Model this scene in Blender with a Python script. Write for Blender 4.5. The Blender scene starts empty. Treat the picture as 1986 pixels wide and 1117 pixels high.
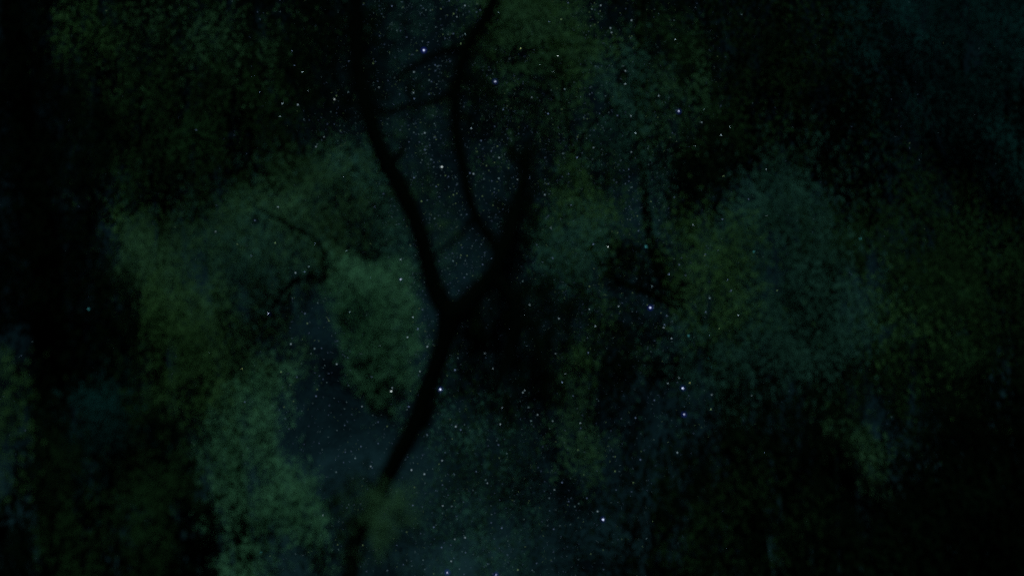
import bpy, math, random
import numpy as np
from mathutils import Vector, Matrix

R = math.radians
random.seed(7)
rng = np.random.default_rng(11)
scene = bpy.context.scene
col = scene.collection

# ------------------------------------------------------------------ camera
LENS, SENS, PITCH = 35.0, 36.0, R(34)
CAM = Vector((0, 0, 1.6))
cd = bpy.data.cameras.new('camera')
cam = bpy.data.objects.new('camera', cd)
col.objects.link(cam)
cam.location = CAM
cam.rotation_euler = (R(90) + PITCH, 0, 0)
cd.lens = LENS
cd.sensor_width = SENS
cd.clip_start = 0.05
cd.clip_end = 3000
cd.dof.use_dof = True
cd.dof.focus_distance = 300
cd.dof.aperture_fstop = 0.37
scene.camera = cam
CM = Matrix.Rotation(R(90) + PITCH, 3, 'X')
K = SENS / LENS / 1986.0


def P(x, y, d):
    """point of the place seen at photo pixel (x, y), d metres deep"""
    return CAM + CM @ Vector(((x - 993) * K * d, -(y - 558.5) * K * d, -d))


# ------------------------------------------------------------------ night sky
SUN_EL, SUN_AZ = R(24), R(177)       # the moon: behind the camera, almost straight
w = bpy.data.worlds.new('World')
scene.world = w
w.use_nodes = True
nt = w.node_tree
nt.nodes.clear()
N = nt.nodes.new
sky = N('ShaderNodeTexSky')
sky.sky_type = 'NISHITA'
sky.sun_disc = False
sky.sun_elevation = SUN_EL
sky.sun_rotation = SUN_AZ
tc = N('ShaderNodeTexCoord')
nz = N('ShaderNodeTexNoise')
nz.inputs['Scale'].default_value = 8.0
nz.inputs['Detail'].default_value = 9
nz.inputs['Roughness'].default_value = 0.75
nz.inputs['Distortion'].default_value = 0.5
rp = N('ShaderNodeValToRGB')
rp.color_ramp.elements[0].position = 0.40
rp.color_ramp.elements[0].color = (0.06, 0.14, 0.13, 1)
rp.color_ramp.elements[1].position = 0.64
rp.color_ramp.elements[1].color = (0.46, 1.0, 0.78, 1)
mx = N('ShaderNodeMixRGB')
mx.blend_type = 'MULTIPLY'
mx.inputs[0].default_value = 1
bg = N('ShaderNodeBackground')
bg.inputs['Strength'].default_value = 0.0050
wo = N('ShaderNodeOutputWorld')
L = nt.links.new
L(tc.outputs['Generated'], nz.inputs['Vector'])
L(nz.outputs['Fac'], rp.inputs['Fac'])
L(sky.outputs['Color'], mx.inputs[1])
L(rp.outputs['Color'], mx.inputs[2])
L(mx.outputs['Color'], bg.inputs['Color'])
L(bg.outputs['Background'], wo.inputs['Surface'])

sl = bpy.data.lights.new('moon_light', 'SUN')
so = bpy.data.objects.new('moon_light', sl)
col.objects.link(so)
sl.energy = 3.7
sl.angle = R(0.5)
sl.color = (1.0, 0.98, 0.93)
sd = Vector((math.sin(SUN_AZ) * math.cos(SUN_EL), math.cos(SUN_AZ) * math.cos(SUN_EL), math.sin(SUN_EL)))
so.rotation_euler = sd.to_track_quat('Z', 'Y').to_euler()

vs = scene.view_settings
vs.view_transform = 'Standard'
vs.look = 'None'
vs.exposure = 0
vs.gamma = 1
vs.use_curve_mapping = False
scene.cycles.use_denoising = False
scene.cycles.max_bounces = 5
scene.cycles.filter_width = 2.1


# ------------------------------------------------------------------ materials
def leaf_mat(name, a, b, c, scale=0.9, rough=0.75, trans=0.25):
    m = bpy.data.materials.new(name)
    m.use_nodes = True
    t = m.node_tree
    t.nodes.clear()
    o = t.nodes.new('ShaderNodeOutputMaterial')
    d = t.nodes.new('ShaderNodeBsdfDiffuse')
    tr = t.nodes.new('ShaderNodeBsdfTranslucent')
    ms = t.nodes.new('ShaderNodeMixShader')
    ms.inputs[0].default_value = trans
    tcn = t.nodes.new('ShaderNodeTexCoord')
    n = t.nodes.new('ShaderNodeTexNoise')
    n.inputs['Scale'].default_value = scale
    n.inputs['Detail'].default_value = 5
    n.inputs['Roughness'].default_value = 0.6
    r = t.nodes.new('ShaderNodeValToRGB')
    e = r.color_ramp.elements
    e[0].position, e[0].color = 0.36, (*a, 1)
    e[1].position, e[1].color = 0.66, (*c, 1)
    x = e.new(0.5)
    x.color = (*b, 1)
    t.links.new(tcn.outputs['Object'], n.inputs['Vector'])
    t.links.new(n.outputs['Fac'], r.inputs['Fac'])
    t.links.new(r.outputs['Color'], d.inputs['Color'])
    t.links.new(r.outputs['Color'], tr.inputs['Color'])
    t.links.new(d.outputs[0], ms.inputs[1])
    t.links.new(tr.outputs[0], ms.inputs[2])
    t.links.new(ms.outputs[0], o.inputs['Surface'])
    return m


def bark_mat(name, a, b):
    m = bpy.data.materials.new(name)
    m.use_nodes = True
    t = m.node_tree
    t.nodes.remove(t.nodes['Principled BSDF'])
    p = t.nodes.new('ShaderNodeBsdfDiffuse')
    t.links.new(p.outputs[0], t.nodes['Material Output'].inputs['Surface'])
    tcn = t.nodes.new('ShaderNodeTexCoord')
    n = t.nodes.new('ShaderNodeTexNoise')
    n.inputs['Scale'].default_value = 9
    n.inputs['Detail'].default_value = 8
    r = t.nodes.new('ShaderNodeValToRGB')
    r.color_ramp.elements[0].color = (*a, 1)
    r.color_ramp.elements[1].color = (*b, 1)
    bp = t.nodes.new('ShaderNodeBump')
    bp.inputs['Strength'].default_value = 0.7
    bp.inputs['Distance'].default_value = 0.05
    t.links.new(tcn.outputs['Object'], n.inputs['Vector'])
    t.links.new(n.outputs['Fac'], r.inputs['Fac'])
    t.links.new(r.outputs['Color'], p.inputs['Color'])
    t.links.new(n.outputs['Fac'], bp.inputs['Height'])
    t.links.new(bp.outputs[0], p.inputs['Normal'])
    return m


def emit_mat(name, c, s):
    m = bpy.data.materials.new(name)
    m.use_nodes = True
    t = m.node_tree
    t.nodes.clear()
    o = t.nodes.new('ShaderNodeOutputMaterial')
    e = t.nodes.new('ShaderNodeEmission')
    e.inputs['Color'].default_value = (*c, 1)
    e.inputs['Strength'].default_value = s
    t.links.new(e.outputs[0], o.inputs['Surface'])
    return m


M = {
    'pale':   leaf_mat('pale_green_leaf', (0.013, 0.054, 0.026), (0.020, 0.076, 0.041), (0.027, 0.098, 0.054)),
    'mid':    leaf_mat('mid_green_leaf', (0.009, 0.029, 0.013), (0.014, 0.047, 0.022), (0.020, 0.066, 0.033)),
    'olive':  leaf_mat('olive_green_leaf', (0.008, 0.027, 0.009), (0.014, 0.046, 0.015), (0.020, 0.064, 0.024)),
    'teal':   leaf_mat('teal_green_leaf', (0.006, 0.024, 0.017), (0.010, 0.039, 0.030), (0.014, 0.055, 0.044)),
    'dim':    leaf_mat('dim_green_leaf', (0.002, 0.007, 0.003), (0.004, 0.014, 0.005), (0.006, 0.023, 0.009)),
    'dimblue': leaf_mat('dim_blue_leaf', (0.001, 0.006, 0.006), (0.002, 0.013, 0.013), (0.003, 0.022, 0.022)),
    'black':  leaf_mat('silhouette_leaf', (0.0004, 0.0012, 0.0006), (0.0007, 0.0024, 0.0012), (0.0010, 0.0045, 0.0018)),  # silhouette shade put into the leaf colour; the moon would light these leaves
    'bark':   bark_mat('silhouette_bark', (0.0002, 0.0007, 0.0004), (0.0005, 0.0015, 0.0010)),  # bark blackened in its colour so moonlit limbs stay silhouettes
    'ground': bark_mat('dark_soil', (0.008, 0.012, 0.006), (0.02, 0.03, 0.012)),
}


# ------------------------------------------------------------------ object helpers
def tag(o, label=None, cat=None, group=None, kind=None):
    if label: o['label'] = label
    if cat: o['category'] = cat
    if group: o['group'] = group
    if kind: o['kind'] = kind
    return o


def empty(name, loc, label, cat, group=None):
    o = bpy.data.objects.new(name, None)
    col.objects.link(o)
    o.location = loc
    o.empty_display_size = 0.3
    return tag(o, label, cat, group)


def mesh_obj(name, verts, faces, mat, parent=None, smooth=False):
    """verts are world positions (n,3); faces (m,k) array"""
    me = bpy.data.meshes.new(name)
    verts = np.asarray(verts, dtype=np.float32)
    if parent is not None:
        verts = verts - np.array(parent.location, dtype=np.float32)
    faces = np.asarray(faces, dtype=np.int32)
    k = faces.shape[1]
    me.vertices.add(len(verts))
    me.vertices.foreach_set('co', verts.ravel())
    me.loops.add(faces.size)
    me.loops.foreach_set('vertex_index', faces.ravel())
    me.polygons.add(len(faces))
    me.polygons.foreach_set('loop_start', np.arange(0, faces.size, k, dtype=np.int32))
    me.polygons.foreach_set('loop_total', np.full(len(faces), k, dtype=np.int32))
    me.update(calc_edges=True)
    me.validate()
    if smooth:
        me.polygons.foreach_set('use_smooth', np.ones(len(me.polygons), dtype=bool))
    me.materials.append(M[mat] if isinstance(mat, str) else mat)
    o = bpy.data.objects.new(name, me)
    col.objects.link(o)
    if parent is not None:
        o.parent = parent
    return o


# value noise in 2-D, for ragged outlines and clumps
TAB = rng.random((256, 256))


def vnoise(x, y):
    xi, yi = np.floor(x).astype(int), np.floor(y).astype(int)
    fx, fy = x - xi, y - yi
    fx, fy = fx * fx * (3 - 2 * fx), fy * fy * (3 - 2 * fy)
    a, b = TAB[xi % 256, yi % 256], TAB[(xi + 1) % 256, yi % 256]
    c, d = TAB[xi % 256, (yi + 1) % 256], TAB[(xi + 1) % 256, (yi + 1) % 256]
    return (a * (1 - fx) + b * fx) * (1 - fy) + (c * (1 - fx) + d * fx) * fy


def fbm(x, y, o=4):
    s, a, t = 0, 1, 0
    for k in range(o):
        s = s + a * vnoise(x * 2 ** k + 17.3 * k, y * 2 ** k + 5.1 * k)
        t += a
        a *= 0.55
    return s / t


def sdf(px, py, poly):
    """signed distance in pixels, positive inside"""
    d = np.full(px.shape, 1e9)
    ins = np.zeros(px.shape, bool)
    n = len(poly)
    for i in range(n):
        x0, y0 = poly[i]
        x1, y1 = poly[(i + 1) % n]
        ex, ey = x1 - x0, y1 - y0
        L2 = max(ex * ex + ey * ey, 1e-6)
        t = np.clip(((px - x0) * ex + (py - y0) * ey) / L2, 0, 1)
        d = np.minimum(d, np.hypot(px - x0 - t * ex, py - y0 - t * ey))
        if y0 != y1:
            c = ((y0 > py) != (y1 > py)) & (px < ex * (py - y0) / (y1 - y0) + x0)
            ins ^= c
    return np.where(ins, d, -d)


RIGHT = np.array(CM @ Vector((1, 0, 0)))
UP = np.array(CM @ Vector((0, 1, 0)))
FWD = np.array(CM @ Vector((0, 0, -1)))


def foliage(parent, mat, poly, depth, thick=1.0, cover=1.5, soft=18, leaf=0.075, rag=38, clump=0.5,
            stretch=3.0, name='foliage', label=None, nscale=70, droop=0.9, top=0):
    """a crown or hanging clump: many small leaves filling a volume with a ragged, gappy outline"""
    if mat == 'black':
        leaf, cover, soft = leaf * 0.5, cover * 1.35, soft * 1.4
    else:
        leaf, cover, soft = leaf * 0.31, cover * 1.75, soft * 1.5
    poly = [(float(a), float(b)) for a, b in poly]
    xs, ys = [p[0] for p in poly], [p[1] for p in poly]
    mg = 70 + rag + soft
    x0, x1, y0, y1 = max(min(xs) - mg, -160), min(max(xs) + mg, 2146), max(min(ys) - mg, -160), min(max(ys) + mg, 1270)
    m2 = (x1 - x0) * (y1 - y0) * (K * depth) ** 2
    la = leaf * leaf * stretch * 0.25
    n = int(m2 / la * cover * 0.75)
    px, py = rng.uniform(x0, x1, n), rng.uniform(y0, y1, n)
    sx, sy = rng.uniform(0, 200, 2)
    s = sdf(px, py, poly)
    s = s + rag * 2 * (fbm(px / nscale + sx, py / (nscale * 1.25) + sy) - 0.5) + rag * 0.7 * (fbm(px / 16 + sy, py / 30 + sx, 2) - 0.5)
    prob = 1 / (1 + np.exp(-s / soft * 2.2))
    cl = fbm(px / 27 + sy, py / 85 + sx, 4) if top == 0 else fbm(px / 70 + sy, py / 18 + sx, 3)
    prob *= np.clip(1 + clump * 5 * (cl - 0.5), 0.05, 1.25) / 1.25
    keep = rng.random(n) < prob
    px, py, s = px[keep], py[keep], s[keep]
    n = len(px)
    if n < 3:
        return None
    bulge = np.sqrt(np.clip(s / 120, 0.02, 1))
    d = depth + thick * bulge * rng.uniform(-0.5, 0.5, n) + 0.5 * thick * (fbm(px / 90 + 3, py / 120 + 9) - 0.5)
    X, Y = (px - 993) * K * d, -(py - 558.5) * K * d
    c = np.array(CAM) + X[:, None] * RIGHT + Y[:, None] * UP + d[:, None] * FWD
    # leaf axes: long axis hangs down with a spread
    ax = rng.normal(0, 0.55, (n, 3))
    ax[:, 2] -= droop * 2
    ax /= np.linalg.norm(ax, axis=1)[:, None]
    nr = rng.normal(0, 0.6, (n, 3))
    nr[:, 1] -= 0.9
    nr[:, 2] += 0.35
    sd2 = np.cross(ax, nr)
    sd2 /= np.maximum(np.linalg.norm(sd2, axis=1)[:, None], 1e-4)
    sz = leaf * rng.uniform(0.6, 1.35, n)[:, None]
    a = ax * sz * stretch * 0.5
    b = sd2 * sz * 0.5
    fold = np.cross(ax, sd2) * sz * 0.12
    v = np.stack([c - a, c + b - a * 0.1 + fold, c + a, c - b - a * 0.1 + fold], 1).reshape(-1, 3)
    idx = np.arange(n * 4).reshape(-1, 4)
    o = mesh_obj(name, v, idx, mat, parent)
    if label: o['label'] = label
    return o


def tube(name, pts, parent, mat='bark', seg=12, wob=0.12, sub=6, label=None):
    """pts: (x, y, depth, width in photo pixels) -> tapered, gnarled limb"""
    W = [(P(x, y, d), 0.5 * wd * K * d) for x, y, d, wd in pts]
    return tube3(name, W, parent, mat, seg, wob, sub, label)


def tube3(name, W, parent, mat='bark', seg=12, wob=0.12, sub=6, label=None):
    # Catmull-Rom through the joints
    C, Rr = [], []
    n = len(W)
    for i in range(n - 1):
        p0, p1, p2, p3 = W[max(i - 1, 0)], W[i], W[i + 1], W[min(i + 2, n - 1)]
        for k in range(sub):
            t = k / sub
            q = 0.5 * ((2 * p1[0]) + (p2[0] - p0[0]) * t + (2 * p0[0] - 5 * p1[0] + 4 * p2[0] - p3[0]) * t * t
                       + (3 * p1[0] - p0[0] - 3 * p2[0] + p3[0]) * t ** 3)
            C.append(q)
            Rr.append(p1[1] * (1 - t) + p2[1] * t)
    C.append(W[-1][0])
    Rr.append(W[-1][1])
    verts, faces = [], []
    ref = Vector((0.3, 1, 0.1)).normalized()
    ph = random.uniform(0, 6)
    m = len(C)
    for i in range(m):
        t = (C[min(i + 1, m - 1)] - C[max(i - 1, 0)]).normalized()
        u = t.cross(ref).normalized()
        v = t.cross(u)
        for k in range(seg):
            a = 2 * math.pi * k / seg
            r = Rr[i] * (1 + wob * math.sin(3 * a + ph + i * 0.35) * 0.5 + wob * random.uniform(-0.5, 0.5))
            verts.append(C[i] + (u * math.cos(a) + v * math.sin(a)) * r)
    for i in range(m - 1):
        for k in range(seg):
            k2 = (k + 1) % seg
            faces.append((i * seg + k, i * seg + k2, (i + 1) * seg + k2, (i + 1) * seg + k))
    for e, base in ((0, 0), (1, (m - 1) * seg)):
        verts.append(C[-1 if e else 0])
        ci = len(verts) - 1
        for k in range(0, seg, 1):
            k2 = (k + 1) % seg
            faces.append((base + k, base + k2, ci, ci))
    me = bpy.data.meshes.new(name)
    loc = parent.location if parent else Vector()
    fs = [f if f[2] != f[3] else f[:3] for f in faces]
    me.from_pydata([tuple(v - loc) for v in verts], [], fs)
    me.update()
    for p in me.polygons:
        p.use_smooth = True
    me.materials.append(M[mat])
    o = bpy.data.objects.new(name, me)
    col.objects.link(o)
    o.parent = parent
    if label: o['label'] = label
    return o


def rooted(name, x, depth, label, cat='tree', group=None):
    """Empty on the ground under photo column x"""
    q = P(x, 1100, depth)
    return empty(name, (q.x, q.y, 0.0), label, cat, group)


def tree(name, depth, label, trunk, limbs=(), cat='tree', group=None):
    """trunk: list of (x, y, width) upward; runs down to the ground"""
    x0, y0, w0 = trunk[0]
    r = rooted(name, x0, depth, label, cat, group)
    W = [(Vector((r.location.x, r.location.y, -0.1)), 0.5 * w0 * 1.5 * K * depth)]
    W += [(Vector((r.location.x, r.location.y, 0.5)), 0.5 * w0 * 1.12 * K * depth)]
    W += [(P(x, y, depth + 1.0), 0.4 * wd * K * depth) for x, y, wd in trunk]
    tube3('trunk', W, r)
    for l in limbs:
        tube('limb', [(x, y, depth + dd + 0.9, wd * 0.7) for x, y, dd, wd in l], r)
    return r


# ------------------------------------------------------------------ the ground
def make_ground():
    n = 90
    g = np.linspace(-1, 1, n)
    gx = np.sign(g) * np.abs(g) ** 2.2 * 900
    X, Y = np.meshgrid(gx, gx)
    Z = 0.12 * (fbm(X / 3 + 50, Y / 3 + 50) - 0.5) * np.clip(np.hypot(X, Y) / 6, 0, 1) - 0.02
    v = np.stack([X, Y, Z], -1).reshape(-1, 3)
    i = np.arange(n * n).reshape(n, n)
    f = np.stack([i[:-1, :-1], i[:-1, 1:], i[1:, 1:], i[1:, :-1]], -1).reshape(-1, 4)
    tag(mesh_obj('ground', v, f, 'ground'), kind='structure')


make_ground()

# ------------------------------------------------------------------ trees, farthest first
GR = 'hanging leafy trees around the fork'
# 1 black wood at the upper right
t = tree('dark_tree', 22.5, 'almost black broad tree filling the upper right, left of the dim blue crown', [(1610, 1180, 60), (1600, 800, 46), (1560, 420, 30), (1540, 150, 16)],
         [[(1580, 560, 0, 26), (1480, 380, .2, 16), (1400, 230, .3, 8)], [(1560, 380, 0, 22), (1640, 250, .2, 14), (1690, 120, .2, 6)]])
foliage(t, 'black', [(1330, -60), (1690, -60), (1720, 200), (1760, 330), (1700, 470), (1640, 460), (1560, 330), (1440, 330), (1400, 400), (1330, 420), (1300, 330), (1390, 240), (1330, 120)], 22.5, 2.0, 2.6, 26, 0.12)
foliage(t, 'dim', [(1440, 30), (1640, 30), (1700, 200), (1620, 320), (1480, 260), (1440, 160)], 21.3, 1.0, 0.45, 40, 0.10, clump=0.9)
# 2 dim blue tree, far upper right
t = tree('tall_tree', 20, 'very dim blue green tree crown in the top right corner', [(1900, 1180, 50), (1895, 700, 36), (1870, 300, 22), (1860, 60, 10)],
         [[(1880, 420, 0, 20), (1800, 260, .1, 12), (1750, 120, .2, 6)], [(1880, 480, 0, 20), (1950, 330, .1, 12), (1990, 180, .2, 6)]])
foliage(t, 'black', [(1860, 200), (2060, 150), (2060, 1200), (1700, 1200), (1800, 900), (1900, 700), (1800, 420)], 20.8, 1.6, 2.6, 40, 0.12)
foliage(t, 'dimblue', [(1690, -60), (2060, -60), (2060, 420), (1950, 420), (1860, 330), (1800, 300), (1750, 230), (1740, 120), (1690, 60)], 20, 1.6, 1.5, 45, 0.10, clump=0.8)
foliage(t, 'dim', [(1740, 330), (1900, 380), (2060, 420), (2060, 700), (1880, 640), (1760, 520)], 19.8, 1.4, 0.8, 45, 0.10, clump=0.9)
# 3 black bank of leaves lower right
t = tree('broad_bush', 15, 'black mass of leaves filling the lower right corner', [(1560, 1180, 70), (1540, 1000, 50), (1500, 850, 26)],
         [[(1540, 1000, 0, 34), (1620, 1000, .1, 20), (1700, 1040, .2, 8)]], cat='bush')
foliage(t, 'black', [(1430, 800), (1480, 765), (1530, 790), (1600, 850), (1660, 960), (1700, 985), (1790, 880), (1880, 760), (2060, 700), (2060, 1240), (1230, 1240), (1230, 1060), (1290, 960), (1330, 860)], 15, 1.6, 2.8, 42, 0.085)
foliage(t, 'dim', [(1290, 930), (1480, 900), (1560, 1000), (1500, 1100), (1300, 1110), (1250, 1020)], 14.2, 0.6, 0.18, 50, 0.07, clump=1.0)
# 4 big right tree, teal and green
t = tree('weeping_tree', 17, 'large right-hand tree, rounded teal green crown, one leafy point hanging low', [(1660, 1190, 50), (1640, 900, 36), (1600, 620, 24), (1560, 440, 12)],
         [[(1620, 760, 0, 24), (1500, 640, .1, 16), (1400, 520, .2, 8)], [(1610, 680, 0, 22), (1740, 610, .1, 14), (1840, 580, .2, 6)], [(1640, 860, 0, 20), (1690, 850, 0, 10), (1695, 910, -.1, 5)]], group=GR)
foliage(t, 'dim', [(1600, 430), (1700, 470), (1880, 560), (1900, 700), (1850, 800), (1770, 830), (1720, 860), (1700, 950), (1670, 900), (1600, 830), (1520, 760), (1520, 600)], 17.8, 1.4, 1.9, 32, 0.085, clump=0.7, label='dim green outer crown')
foliage(t, 'teal', [(1425, 430), (1470, 375), (1540, 345), (1585, 390), (1610, 470), (1635, 560), (1600, 640), (1540, 690), (1460, 740), (1400, 640), (1400, 500)], 17, 1.2, 1.35, 36, 0.085, clump=0.7, rag=60, label='teal upper crown')
foliage(t, 'teal', [(1340, 620), (1500, 600), (1500, 700), (1460, 760), (1420, 800), (1360, 810), (1330, 740)], 16.6, 0.9, 1.4, 24, 0.08, clump=0.6)
foliage(t, 'olive', [(1335, 470), (1430, 450), (1440, 560), (1400, 620), (1350, 600)], 16.4, 0.8, 1.0, 30, 0.075, clump=0.6)
foliage(t, 'teal', [(1500, 660), (1620, 670), (1600, 720), (1540, 720)], 16.4, 0.6, 0.8, 30, 0.075)
foliage(t, 'olive', [(1700, 560), (1830, 560), (1870, 660), (1800, 700), (1720, 660)], 16.9, 0.8, 0.16, 45, 0.08)
foliage(t, 'mid', [(1590, 800), (1680, 850), (1710, 890), (1695, 945), (1670, 895), (1610, 860)], 16.7, 0.4, 0.35, 16, 0.07, label='leafy point hanging low')
# 5 centre column tree
t = tree('weeping_tree', 18, 'narrow tree right of the fork with a long yellow green column of foliage', [(1500, 1200, 34), (1450, 920, 28), (1390, 690, 22), (1290, 585, 18), (1190, 540, 16), (1145, 480, 14), (1120, 380, 12), (1095, 200, 9), (1050, 20, 5)],
         [[(1108, 300, 0, 9), (1150, 240, .1, 8), (1240, 160, .2, 4)], [(1097, 210, 0, 9), (1010, 130, .1, 7), (960, 60, .2, 4)]], group=GR)
foliage(t, 'olive', [(925, -40), (1090, -40), (1110, 60), (1150, 110), (1120, 190), (1060, 180), (1000, 150), (935, 110)], 18, 1.1, 2.0, 22, 0.085, clump=0.7, top=1, label='yellow green top crown')
foliage(t, 'mid', [(940, 0), (1080, 0), (1140, 60), (1150, 130), (1090, 150), (960, 110)], 17.2, 0.6, 1.0, 26, 0.08, clump=1.0, top=1)
foliage(t, 'mid', [(955, 170), (1060, 190), (1110, 250), (1040, 280), (970, 300)], 17.8, 0.9, 0.9, 26, 0.08, clump=0.9)
foliage(t, 'olive', [(1045, 265), (1150, 280), (1180, 330), (1175, 430), (1205, 510), (1170, 580), (1150, 720), (1110, 700), (1080, 560), (1060, 420), (1085, 340)], 18, 1.0, 1.25, 22, 0.08, clump=0.6, label='long olive column')
foliage(t, 'teal', [(1045, 430), (1150, 440), (1130, 530), (1070, 540)], 17.2, 0.6, 0.8, 26, 0.075)
foliage(t, 'mid', [(1090, 740), (1160, 730), (1165, 830), (1140, 900), (1100, 900)], 18, 0.8, 1.1, 22, 0.08, clump=0.6)
foliage(t, 'teal', [(1140, 140), (1230, 120), (1250, 230), (1230, 330), (1170, 300), (1140, 210)], 17.8, 0.9, 0.75, 26, 0.08, clump=1.0, label='teal side crown')
# 6 slim tree behind, upper right of centre
t = tree('slim_tree', 19.5, 'slim dark trunk with thin foliage, just right of the yellow green column', [(1470, 1190, 30), (1430, 900, 28), (1370, 660, 26), (1275, 520, 24), (1245, 300, 22), (1240, 100, 24), (1245, -60, 22)],
         [[(1243, 330, 0, 14), (1290, 230, .1, 9), (1330, 120, .1, 4)]])
foliage(t, 'dim', [(1270, 60), (1350, 60), (1400, 190), (1420, 300), (1340, 330), (1280, 280)], 19, 1, 1.2, 32, 0.085, clump=0.9)
foliage(t, 'mid', [(1255, 130), (1320, 100), (1340, 190), (1290, 240)], 18.6, .8, 0.7, 28, 0.085, clump=0.9)
foliage(t, 'teal', [(1250, 290), (1310, 280), (1315, 420), (1280, 470), (1190, 460), (1240, 400)], 19, .8, 0.5, 26, 0.085, clump=0.7)
foliage(t, 'black', [(1315, 300), (1410, 330), (1340, 470), (1310, 430)], 18.9, .8, 1.6, 22, 0.085)
foliage(t, 'black', [(1165, -60), (1330, -60), (1300, 60), (1250, 300), (1225, 300), (1215, 60)], 19.6, .8, 1.3, 26, 0.085)
foliage(t, 'black', [(1190, 470), (1285, 475), (1340, 560), (1330, 600), (1250, 570), (1200, 530)], 17.6, .8, 2.6, 14, 0.08, clump=0.3, label='black clump')
foliage(t, 'black', [(1165, 580), (1215, 600), (1240, 690), (1340, 690), (1340, 740), (1200, 760), (1165, 700)], 17.6, .8, 2.2, 18, 0.08, clump=0.5)
foliage(t, 'mid', [(1235, 640), (1300, 620), (1290, 690), (1250, 700)], 18.2, .5, 0.9, 18, 0.08)
foliage(t, 'black', [(1165, 740), (1370, 790), (1340, 880), (1290, 960), (1240, 1020), (1190, 960), (1180, 860)], 18.4, .8, 0.45, 40, 0.08, clump=0.9)
# 7 left big tree
t = tree('weeping_tree', 15.5, 'largest pale green tree, left of the fork, foliage hanging in long drapes', [(470, 1200, 50), (455, 900, 36), (430, 650, 26), (400, 470, 14)],
         [[(440, 760, 0, 24), (330, 640, .1, 14), (270, 560, .2, 7)], [(440, 740, 0, 24), (540, 560, .1, 16), (600, 400, .2, 8)]], group=GR)
foliage(t, 'mid', [(205, 500), (240, 430), (330, 440), (420, 425), (500, 395), (600, 440), (650, 500), (640, 560), (560, 600), (545, 700), (500, 760), (380, 800), (340, 810), (290, 750), (250, 700), (240, 640), (212, 590)], 15.5, 1.5, 1.55, 18, 0.075, clump=0.75, label='mid green upper crown')
foliage(t, 'olive', [(225, 560), (330, 560), (390, 650), (400, 740), (340, 780), (280, 735), (250, 690)], 14.7, 0.8, 1.2, 32, 0.07, clump=0.6, label='yellow green side clump')
foliage(t, 'pale', [(370, 800), (450, 740), (540, 720), (550, 880), (600, 950), (632, 1010), (620, 1100), (575, 1090), (545, 1020), (530, 1117), (430, 1130), (405, 1050), (378, 940)], 15.2, 1.1, 1.5, 13, 0.07, clump=0.55, label='pale green hanging drape')
foliage(t, 'pale', [(540, 930), (600, 950), (632, 1010), (600, 1040), (545, 1000)], 14.6, 0.5, 1.0, 14, 0.07)
foliage(t, 'teal', [(400, 440), (520, 410), (560, 500), (500, 560), (420, 520)], 14.8, 0.6, 0.6, 40, 0.07)
foliage(t, 'mid', [(560, 330), (640, 300), (700, 320), (690, 400), (620, 470), (550, 430)], 15.6, 1.0, 1.3, 30, 0.075, clump=0.7)
foliage(t, 'teal', [(640, 330), (720, 290), (770, 420), (800, 520), (650, 520), (620, 430)], 16.2, 1.0, 1.9, 22, 0.075, clump=0.15, rag=25, label='blue green crown beside the left limb')
tube('limb', [(520, 600, 15.4, 14), (580, 540, 15.2, 12), (660, 540, 14.6, 10), (720, 560, 14.0, 7), (745, 640, 13.7, 4)], t)
tube('twig', [(634, 560, 15.6, 5), (625, 490, 13.8, 6), (608, 462, 13.2, 8), (578, 446, 13.2, 9), (530, 420, 13.2, 6), (485, 398, 13.2, 4)], t, label='dark twig crossing the pale foliage')
foliage(t, 'black', [(420, 660), (480, 610), (600, 500), (640, 500), (560, 600), (470, 680)], 13.4, .5, 0.28, 26, 0.055, clump=1.0)
foliage(t, 'pale', [(650, 505), (770, 515), (800, 600), (810, 690), (800, 750), (770, 765), (755, 800), (730, 795), (700, 735), (672, 650), (655, 590)], 13.5, 1.0, 1.9, 10, 0.062, clump=0.4, rag=24, label='tapering pale green lobe')
# 9 pale sapling bottom centre
r0 = t = tree('sapling', 7.4, 'small pale green sapling top at the bottom, just right of the trunk foot', [(760, 1200, 6), (757, 1080, 5), (750, 990, 3)], cat='sapling')
foliage(t, 'mid', [(708, 960), (780, 955), (795, 990), (765, 1020), (745, 1095), (718, 1080), (722, 1000)], 7.6, 0.4, 0.8, 14, 0.05, rag=40, clump=0.9)
foliage(r0, 'black', [(630, 960), (700, 930), (712, 1000), (706, 1130), (630, 1130)], 11.5, .5, 1.0, 26, 0.055, label='black leaves added to darken the trunk foot')  # leaves added so the trunk foot dissolves into darkness
t = tree('slim_tree', 20, 'added thin leafed tree mottling the starry sky between the trunk and the black bush', [(1010, 1200, 10), (1010, 1150, 7), (1010, 1080, 3)])  # tree added only so its sparse leaves mottle the sky
foliage(t, 'teal', [(860, 800), (960, 760), (1090, 860), (1200, 900), (1240, 1020), (1180, 1160), (820, 1160), (830, 1000)], 20, 1.0, 0.22, 50, 0.085, clump=1.2)
foliage(t, 'dim', [(860, 700), (1090, 740), (1100, 1000), (980, 1100), (850, 1000)], 20.4, 1.0, 0.35, 50, 0.085, clump=1.2)
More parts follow.
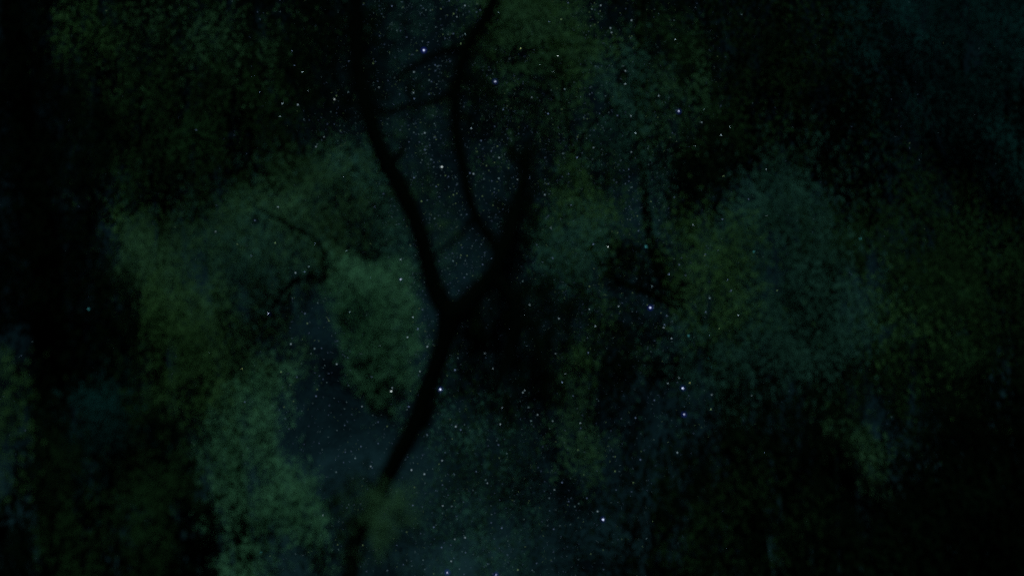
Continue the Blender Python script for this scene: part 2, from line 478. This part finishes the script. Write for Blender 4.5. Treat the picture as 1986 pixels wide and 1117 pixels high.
# 10 upper left dim tree
t = tree('tall_tree', 19, 'dim olive tree crown at the upper left behind the pale green drapes', [(300, 1190, 44), (310, 700, 34), (320, 350, 24), (330, 60, 12)],
         [[(320, 380, 0, 20), (230, 250, .1, 12), (170, 100, .2, 6)], [(320, 320, 0, 20), (430, 220, .1, 12), (520, 130, .2, 6)]])
foliage(t, 'black', [(100, -60), (700, -60), (705, 60), (600, 130), (560, 260), (600, 320), (520, 400), (400, 430), (220, 430), (195, 300), (110, 100)], 19.6, 1.6, 2.4, 22, 0.1)
foliage(t, 'olive', [(115, 20), (200, 15), (215, 100), (150, 100), (120, 90)], 18.4, .8, 0.8, 24, 0.09, clump=0.9)
foliage(t, 'mid', [(260, 30), (430, 40), (410, 110), (280, 100)], 18.4, .8, 0.45, 36, 0.09, clump=0.9)
foliage(t, 'dim', [(160, 100), (560, 120), (560, 380), (420, 430), (220, 420), (190, 250)], 18.4, 1.2, 0.95, 50, 0.09, clump=1.0)
foliage(t, 'mid', [(430, 80), (560, 60), (540, 150), (440, 150)], 18.4, .8, 0.3, 36, 0.09, clump=0.9)
foliage(t, 'olive', [(200, 430), (280, 430), (290, 540), (230, 540)], 18.4, .8, 0.5, 26, 0.08, clump=0.9)
# 11 black tree on the left edge
t = tree('dark_tree', 13, 'black broad trunked tree down the left edge with dim drips of leaves at its foot', [(105, 1190, 90), (100, 900, 84), (100, 700, 76), (85, 450, 66), (45, 200, 52), (10, -60, 40)],
         [[(105, 850, 0, 50), (260, 920, -.2, 40), (350, 1060, -.3, 26)]])
foliage(t, 'black', [(-60, -60), (105, -60), (110, 100), (180, 210), (200, 330), (195, 480), (235, 640), (245, 740), (335, 830), (375, 920), (400, 1050), (420, 1200), (-60, 1200), (-60, 990), (0, 1000), (45, 900), (60, 700), (50, 640), (-60, 640)], 13.4, 1.5, 2.6, 16, 0.08)
foliage(t, 'dim', [(95, 870), (165, 860), (165, 1130), (110, 1130), (90, 980)], 12.4, .6, 1.2, 20, 0.07, clump=0.8, label='dim green drip of leaves')
foliage(t, 'dim', [(240, 930), (325, 940), (315, 1120), (268, 1120)], 12.4, .6, 1.3, 18, 0.07, clump=0.8, label='dim green drip of leaves')
foliage(t, 'dimblue', [(150, 780), (215, 770), (225, 850), (170, 900)], 12.4, .5, 1.1, 26, 0.07, clump=0.8)
foliage(t, 'dim', [(270, 760), (360, 860), (370, 960), (300, 940), (250, 850)], 12.6, .5, 0.6, 30, 0.07, clump=0.9)
# 12 far left edge
t = tree('slim_tree', 11.5, 'dim green leaves cut by the left edge, low beside the black trunk', [(-40, 1190, 30), (-30, 900, 24), (-20, 700, 12)])
foliage(t, 'olive', [(-60, 640), (30, 680), (48, 740), (45, 860), (20, 960), (-60, 980)], 11.5, .8, 0.22, 14, 0.06, clump=0.6)
# 13 the dark forked tree in front
r = rooted('forked_tree', 650, 9.0, 'black front tree at the centre, its trunk forked into two long limbs')
bx, by = r.location.x, r.location.y
q = P(668, 1117, 9)
W = [(Vector((bx, by, -0.1)), 0.30), (Vector((bx, by, 0.5)), 0.22)] + [(P(x, y, d), 0.5 * wd * K * d) for x, y, d, wd in
     [(680, 1117, 9, 30), (716, 1000, 9, 32), (760, 905, 9, 33), (806, 820, 9, 36), (838, 730, 9, 36), (862, 655, 9, 38), (872, 605, 9, 46)]]
tube3('trunk', W, r, label='leaning black trunk below the fork')
tube('limb', [(872, 612, 9, 44), (845, 565, 9, 38), (828, 500, 9, 35), (806, 430, 9, 34), (772, 358, 9, 36), (738, 290, 9.05, 34), (712, 215, 9.1, 32), (696, 120, 9.2, 28), (690, -60, 9.3, 22)], r, label='long left limb')
tube('limb', [(868, 612, 9, 46), (905, 590, 9.05, 44), (950, 540, 9.1, 34), (965, 490, 9.15, 24), (940, 450, 9.2, 20), (915, 400, 9.2, 20), (900, 335, 9.25, 21), (886, 260, 9.3, 23), (886, 170, 9.3, 23), (905, 90, 9.35, 24), (950, 20, 9.4, 24), (975, -60, 9.4, 22)], r, label='crooked right limb')
tube('branch', [(905, 95, 9.35, 18), (870, 98, 9.3, 15), (815, 122, 9.3, 11), (770, 150, 9.3, 8)], r)
tube('branch', [(888, 170, 9.3, 17), (850, 195, 9.3, 14), (790, 207, 9.3, 12), (735, 222, 9.3, 6)], r)
tube('branch', [(922, 415, 9.2, 13), (895, 455, 9.15, 10), (862, 480, 9.1, 6), (830, 500, 9.05, 6)], r)
tube('branch', [(950, 540, 9.1, 26), (990, 450, 9.4, 24), (1008, 370, 9.7, 18), (1030, 290, 9.9, 7)], r)
tube('branch', [(960, 540, 9.1, 36), (1000, 600, 9.0, 30), (985, 690, 8.9, 22), (955, 770, 8.8, 10)], r)
tube('twig', [(700, 320, 9.1, 8), (650, 350, 9.2, 5), (600, 400, 9.3, 3)], r)
tube('branch', [(740, 330, 9.1, 26), (775, 300, 9.2, 14), (790, 262, 9.2, 5)], r)
tube('twig', [(820, 830, 9.0, 16), (838, 800, 9.0, 10), (850, 760, 9.0, 4)], r)
tube('twig', [(716, 1000, 9.0, 10), (800, 1052, 9.3, 5), (880, 1034, 9.6, 2.5), (960, 1000, 10, 1)], r)
foliage(r, 'black', [(1015, 320), (1040, 300), (1048, 360), (1040, 440), (1040, 520), (1085, 560), (1110, 690), (1050, 760), (985, 690), (930, 680), (890, 630), (920, 560), (955, 480), (990, 400)], 10, 1.0, 2.6, 20, 0.055, clump=0.75, rag=60, label='black leaves right of the fork')
foliage(r, 'mid', [(730, 230), (880, 250), (900, 400), (890, 560), (850, 520), (800, 380)], 10.6, .6, 0.3, 30, 0.06, clump=1.1, label='faint green wisps between the limbs')
foliage(r, 'teal', [(720, -20), (880, -20), (850, 80), (760, 180), (720, 150)], 10.6, .6, 0.22, 30, 0.06, clump=1.1, label='faint green wisps between the limbs')
foliage(r, 'black', [(880, 620), (980, 640), (1080, 720), (1060, 780), (980, 790), (920, 740)], 10.2, 0.8, 1.5, 34, 0.055, clump=0.5)
foliage(r, 'black', [(600, 60), (720, 40), (720, 230), (690, 260), (600, 250), (570, 150)], 10.4, 1.0, 1.3, 30, 0.055)
foliage(r, 'black', [(735, 170), (880, 150), (880, 260), (850, 250), (760, 240)], 10.2, .6, 0.7, 24, 0.055)
foliage(r, 'black', [(890, 60), (960, 30), (950, 180), (960, 260), (900, 260)], 10.2, .6, 1.3, 18, 0.055)
# ------------------------------------------------------------------ the stars
STARS = """822,98,b 961,156,b 1313,213,b 778,541,b 515,608,b 751,762,B 1260,595,b 1319,755,b 1329,798,b 1173,1009,b 652,188,W 667,342,b
891,36,w 868,1114,b 962,1114,b 178,595,t 509,1063,t 1665,465,t 1008,89,y 1076,110,W 1050,120,w 1078,145,w 1036,195,w 971,218,s 1066,229,s 825,257,w 857,324,W 914,336,w 904,335,s
1176,481,W 1060,370,w 1109,333,s 1093,294,s 1151,289,w 1229,301,w 1211,171,w 1213,138,w 1179,60,w 1187,70,w 795,136,w 735,170,w 716,127,s 771,56,s 797,185,w 802,180,s 808,190,s
1073,448,w 1152,473,s 1010,344,w 1020,344,s 1260,474,t 884,64,s 910,69,s 1090,205,s 1224,218,w 1240,261,w 1270,182,w 1255,390,s 804,341,s 818,292,s 910,242,w 813,389,s 968,306,w 1120,268,s
1165,11,w 1317,79,w 1226,39,w 772,508,w 846,362,s 653,179,s 632,261,w 614,281,w 547,404,w 573,529,w 423,452,w 590,175,w 548,201,w 570,207,w 541,234,w 582,136,w 571,102,s 499,175,s 495,148,s 385,251,s
490,426,s 611,467,s 532,466,s 465,472,s 494,492,s 1355,279,w 1364,238,w 1399,255,w 1410,248,w 1366,205,s 1342,441,w 1399,430,s 1491,417,w 1484,333,w 1454,487,t 1363,489,s 1365,504,s 1394,485,s 1419,545,s
560,660,w 474,721,y 596,627,s 584,607,s 603,688,s 568,727,s 653,706,w 629,1007,w 432,652,t 407,684,s 541,714,s 427,601,t 467,775,s 638,622,s 610,676,s 446,870,t 652,915,s 613,768,s
761,752,w 854,755,b 1161,995,w 823,919,w 798,911,w 807,719,w 791,660,w 797,608,w 830,671,w 803,637,s 703,678,s 735,678,s 729,733,s 800,788,s 702,788,w 1144,606,w 1150,631,w 1192,590,w 1295,655,w
1013,605,w 1027,591,w 1091,617,w 1081,686,w 956,717,w 933,681,w 1021,749,w 1012,759,w 890,698,s 889,713,s 880,820,w 978,825,w 983,879,s 975,797,w 1046,799,w 1025,792,s 1067,821,w 1132,816,w 1131,828,s
862,891,w 719,904,w 861,948,s 950,942,w 857,988,w 793,983,s 877,1041,w 902,1042,w 1080,955,w 1085,931,s 1100,974,s 1126,971,s 1138,968,s 1312,875,w 1236,938,s 1242,891,s 1236,805,s 1196,914,s 878,1096,w 903,1071,s
900,1113,s 841,1112,s 841,1024,s 1290,739,w 1312,728,w 1098,728,w 1089,749,s 1190,887,s 1257,1052,s 937,926,s 924,907,s 965,860,s 1328,650,t 1382,695,t 1387,707,t 1430,609,w 1387,765,w 1456,762,w 1339,741,y 1589,687,t
1624,673,s 1380,573,s 1421,572,s 1361,601,s 1355,1041,w 1481,882,s 1512,569,s 1428,790,s 1371,797,s 1409,1055,s 1419,1010,s 905,12,w 690,42,y 938,20,s 826,20,s 1104,10,s 1146,16,s 1060,38,s
1230,560,s 1300,612,s 1292,630,s 1285,640,w 1268,585,s 1275,502,s 1290,528,s 1322,533,s 1400,640,s 1378,650,s 736,372,s 843,424,s 894,495,s 880,505,s 936,513,s 1047,470,s 1065,474,s 1077,503,s 1059,508,s 1012,553,s""".split()
SM = {
    'W': emit_mat('white_star_light', (0.85, 1.0, 1.0), 0.62),
    'w': emit_mat('pale_star_light', (0.75, 1.0, 0.95), 0.32),
    'b': emit_mat('blue_star_light', (0.55, 0.65, 1.0), 0.75),
    'B': emit_mat('bright_star_light', (0.85, 1.0, 1.0), 0.9),
    't': emit_mat('teal_star_light', (0.15, 0.8, 0.85), 0.14),
    'y': emit_mat('yellow_star_light', (0.8, 1.0, 0.35), 0.32),
    's': emit_mat('faint_star_light', (0.6, 0.9, 0.75), 0.18),
}
M.update(SM)


def glow_mat():
    m = bpy.data.materials.new('blue_star_glow')
    m.use_nodes = True
    t = m.node_tree
    t.nodes.clear()
    o = t.nodes.new('ShaderNodeOutputMaterial')
    e = t.nodes.new('ShaderNodeEmission')
    e.inputs['Color'].default_value = (0.06, 0.08, 1, 1)
    e.inputs['Strength'].default_value = 0.10
    tr = t.nodes.new('ShaderNodeBsdfTransparent')
    lw = t.nodes.new('ShaderNodeLayerWeight')
    pw = t.nodes.new('ShaderNodeMath')
    pw.operation = 'POWER'
    pw.inputs[1].default_value = 0.6
    iv = t.nodes.new('ShaderNodeMath')
    iv.operation = 'SUBTRACT'
    iv.inputs[0].default_value = 1
    ml = t.nodes.new('ShaderNodeMath')
    ml.operation = 'MULTIPLY'
    ml.inputs[1].default_value = 0.04
    ad = t.nodes.new('ShaderNodeAddShader')
    t.links.new(lw.outputs['Facing'], pw.inputs[0])
    t.links.new(pw.outputs[0], iv.inputs[1])
    t.links.new(iv.outputs[0], ml.inputs[0])
    t.links.new(ml.outputs[0], e.inputs['Strength'])
    t.links.new(e.outputs[0], ad.inputs[0])
    t.links.new(tr.outputs[0], ad.inputs[1])
    t.links.new(ad.outputs[0], o.inputs['Surface'])
    return m


M['glow'] = glow_mat()
DS = 300.0


def star_mesh(name, mat, r=1.0, sub=2):
    import bmesh
    bm = bmesh.new()
    bmesh.ops.create_icosphere(bm, subdivisions=sub, radius=r)
    me = bpy.data.meshes.new(name)
    bm.to_mesh(me)
    bm.free()
    me.materials.append(M[mat])
    return me


meshes = {}
for c_, n_ in (((0.5, 0.85, 0.95), 'dust_cyan'), ((0.6, 1.0, 0.45), 'dust_green'), ((0.4, 0.6, 1.0), 'dust_blue')):
    M[n_] = emit_mat(n_, c_, 0.24)
SC = {'W': ((0.85, 1.0, 1.0), 0.62), 'w': ((0.62, 0.88, 1.0), 0.34), 'b': ((0.62, 0.72, 1.0), 1.2), 'B': ((0.85, 1.0, 1.0), 0.9),
      't': ((0.15, 0.8, 0.85), 0.14), 'y': ((0.8, 1.0, 0.35), 0.32), 's': ((0.5, 0.85, 0.95), 0.22), 'sg': ((0.6, 1.0, 0.45), 0.20), 'sb': ((0.4, 0.6, 1.0), 0.26)}


def star_of(k, mag):
    if (k, mag) not in meshes:
        M[k + str(mag)] = emit_mat('star_light', SC[k][0], SC[k][1] * mag)
        meshes[(k, mag)] = star_mesh('star', k + str(mag))
    return meshes[(k, mag)]


glow_me = star_mesh('glow', 'glow', 1.0, 3)
bpy.context.view_layer.update()
dg = bpy.context.evaluated_depsgraph_get()
AP = LENS / 1000 / cd.dof.aperture_fstop / 2
LP = [(AP * math.sqrt((k + .5) / 24) * math.cos(k * 2.4), AP * math.sqrt((k + .5) / 24) * math.sin(k * 2.4)) for k in range(24)]
Rv, Uv = Vector(RIGHT), Vector(UP)


def clear(x, y, rays=LP):
    """share of the lens that sees the star between the leaves"""
    tgt = P(x, y, DS)
    s = 0
    for a, b in rays:
        o = CAM + Rv * a + Uv * b
        if not scene.ray_cast(dg, o, (tgt - o).normalized())[0]:
            s += 1
    return s / len(rays)


def gap(x, y, reach):
    """nearest opening in the leaves; none -> (best, share)"""
    best, bs = (x, y), -9
    for k in range(30):
        rr = reach * math.sqrt(k / 30)
        a = k * 2.39996
        cx, cy = x + rr * math.cos(a), y + rr * math.sin(a)
        c = clear(cx, cy) - 0.03 * rr / reach
        if c > bs:
            bs, best = c, (cx, cy)
        if bs > 0.8:
            break
    return best, bs


LAB = {
    (822, 98): 'bright blue star in the gap between the two upper limbs, near the top',
    (961, 156): 'bright blue white star just right of the crooked limb, near the top',
    (1313, 213): 'bright blue star on the right, at the edge of the black upper right wood',
    (778, 541): 'bright blue star beside the left limb, over the pale hanging lobe',
    (515, 608): 'bright bluish star over the mid green left foliage',
    (751, 762): 'brightest white star, at the ragged tip of the pale hanging lobe',
    (1260, 595): 'blue star below the black clump right of the yellow green column',
    (1319, 755): 'upper of two blue stars below the right tree',
    (1329, 798): 'lower of two blue stars below the right tree',
    (1173, 1009): 'bluish star low down, left of the black lower right mass',
    (652, 188): 'white star at the upper left with a fainter one touching it',
    (667, 342): 'bluish star over the blue green crown beside the left limb',
    (868, 1114): 'left one of two blue stars cut by the bottom edge',
    (962, 1114): 'right one of two blue stars cut by the bottom edge',
    (854, 755): 'blue star just right of the leaning trunk',
    (178, 595): 'soft teal star over the black trunk at the left edge',
    (509, 1063): 'soft teal star at the foot of the pale left drape',
    (1665, 465): 'soft blue green star right of the large right-hand tree',
    (1008, 89): 'yellowish star over the yellow green top crown',
    (1076, 110): 'white star over the right part of the yellow green top crown',
    (857, 324): 'white star between the two long limbs',
    (1176, 481): 'white star at the left tip of the black clump',
    (474, 721): 'yellowish star over the left foliage near its pale drape',
    (1339, 741): 'small yellowish star at the lower edge of the right tree',
    (690, 42): 'yellowish star at the top beside the dark left limb',
    (446, 870): 'faint teal star over the pale green drape',
    (1260, 474): 'teal star at the upper right edge of the black clump',
    (1589, 687): 'faint teal star low in the large right-hand tree',
    (1454, 487): 'faint teal star high in the large right-hand tree',
    (1328, 650): 'faint teal star left of the large right-hand tree',
}


MARK = {
    (872, 605): 'the fork of the black trunk', (760, 905): "the leaning trunk's foot", (808, 430): "the left limb's bend",
    (900, 340): 'the crooked right limb', (715, 215): "the left limb's top", (740, 790): 'the tip of the pale lobe',
    (750, 1000): 'the pale sapling top', (590, 1000): "the pale left drape's end", (1030, 40): 'the yellow green top crown',
    (1120, 480): "the yellow green column", (1130, 840): "the yellow green column's tail",
    (1240, 500): 'the black clump', (1240, 220): 'the slim dark trunk', (1490, 430): "the right tree's teal crown",
    (1480, 765): "the black bush's peak", (830, 480): "the left limb's thick part", (1000, 650): "the fork's black leaves",
}
NEAR = {
    (822, 98): "the blue star between the limbs", (961, 156): "the blue star beside the crooked limb",
    (1313, 213): "the upper right blue star", (778, 541): "the blue star by the left limb",
    (515, 608): "the left foliage's bright star", (1260, 595): "the blue star under the black clump",
    (1329, 798): 'the two blue stars', (1173, 1009): "the low right blue star", (652, 188): 'the white star at upper left',
    (667, 342): "the blue green crown's star", (854, 755): "the leaning trunk's blue star",
    (1076, 110): 'the white star in the top crown', (962, 1114): "the bottom edge's blue star",
}
MARK.update(NEAR)
SECT = ['right', 'lower right', 'below', 'lower left', 'left', 'upper left', 'above', 'upper right']
ORD = ['nearest', 'second', 'third', 'fourth', 'fifth', 'sixth', 'seventh', 'eighth', 'ninth', 'tenth']


def sector(mx, my, x, y):
    return int(((math.degrees(math.atan2(y - my, x - mx)) + 22.5) % 360) // 45)


def star_label(x, y, word, pts):
    for (mx, my) in sorted(MARK, key=lambda m: (m[0] - x) ** 2 + (m[1] - y) ** 2):
        d = math.hypot(x - mx, y - my)
        if d < 5:
            continue
        sc = sector(mx, my, x, y)
        rank = sum(1 for a, b in pts if (a, b) != (x, y) and 5 < math.hypot(a - mx, b - my) < d and sector(mx, my, a, b) == sc)
        if rank < len(ORD):
            rel = {'above': 'above', 'below': 'below'}.get(SECT[sc], 'to the ' + SECT[sc] + ' of')
            lb = f'{word} star, {ORD[rank]} {rel} {MARK[(mx, my)]}'
            return lb if len(lb.split()) <= 16 else lb.replace('tiny faint', 'faint').replace('to the ', '')
    return f'{word} star'


SZ = {'W': 0.23, 'w': 0.18, 'b': 0.25, 'B': 0.30, 't': 0.42, 'y': 0.19, 's': 0.165}
items = [(float(a), float(b), c) for a, b, c in (s.split(',') for s in STARS)]
sr = random.Random(5)
while len(items) < 300:
    x, y = sr.gauss(960, 230), sr.uniform(0, 1117)
    if 540 < x < 1460 and all((x - i[0]) ** 2 + (y - i[1]) ** 2 > 120 for i in items):
        items.append((x, y, 's'))
WORD = {'W': 'white', 'w': 'small white', 'b': 'blue', 'B': 'white', 't': 'teal', 'y': 'yellowish', 's': 'tiny faint'}
PTS = [(a, b) for a, b, c in items]
for x, y, k in items:
    (gx, gy), s = gap(x, y, 6 if k in 'b' else 9)
    mag = 1
    while mag < (2 if k == 't' else 16) and mag * max(s, 0.02) < 0.6:
        mag *= 2
    kk = sr.choice(['s', 'sb', 'sg', 'sb']) if k == 's' else k
    o = bpy.data.objects.new('star', star_of(kk, mag))
    col.objects.link(o)
    o.location = P(gx, gy, DS)
    sz = SZ[k] * sr.uniform(0.75, 1.25) * (0.7 if y > 1105 else 1)
    o.scale = (sz, sz, sz)
    lab = LAB.get((int(x), int(y)))
    if lab:
        tag(o, lab, 'star', 'brighter stars seen through the trees')
    else:
        tag(o, star_label(x, y, WORD[k], PTS), 'star', 'small stars seen through the trees')
    if k in 'b':
        g = bpy.data.objects.new('glow', glow_me)
        col.objects.link(g)
        g.parent = o
        f = 1.1 / sz
        g.scale = (f, f, f)

# the star dust nobody could count
tv, tf = [], []
ico = star_mesh('dust', 'dust_cyan', 1.0, 1)
iv = np.array([v.co[:] for v in ico.vertices])
fi = np.array([p.vertices[:] for p in ico.polygons])
bpy.data.meshes.remove(ico)
n0 = 0
for i in range(9000):
    x, y = (sr.gauss(930, 290), sr.uniform(-20, 1140)) if i % 5 else (sr.uniform(0, 1986), sr.uniform(0, 1117))
    rr = 0.05 + 0.09 * sr.random() ** 3
    if i % 3 == 0:
        x, y = sr.uniform(650, 1400), sr.uniform(0, 700)
    tv.append(iv * rr + np.array(P(x, y, DS + 4)))
    tf.append(fi + n0)
    n0 += len(iv)
dust = mesh_obj('star_dust', np.concatenate(tv), np.concatenate(tf), 'dust_cyan')
dust.data.materials.append(M['dust_green'])
dust.data.materials.append(M['dust_blue'])
which = np.repeat(rng.choice([0, 1, 2], len(tv), p=[0.35, 0.2, 0.45]), len(fi)).astype(np.int32)
dust.data.polygons.foreach_set('material_index', which)
tag(dust, 'faint dust of countless tiny stars across the middle of the sky', 'stars', kind='stuff')
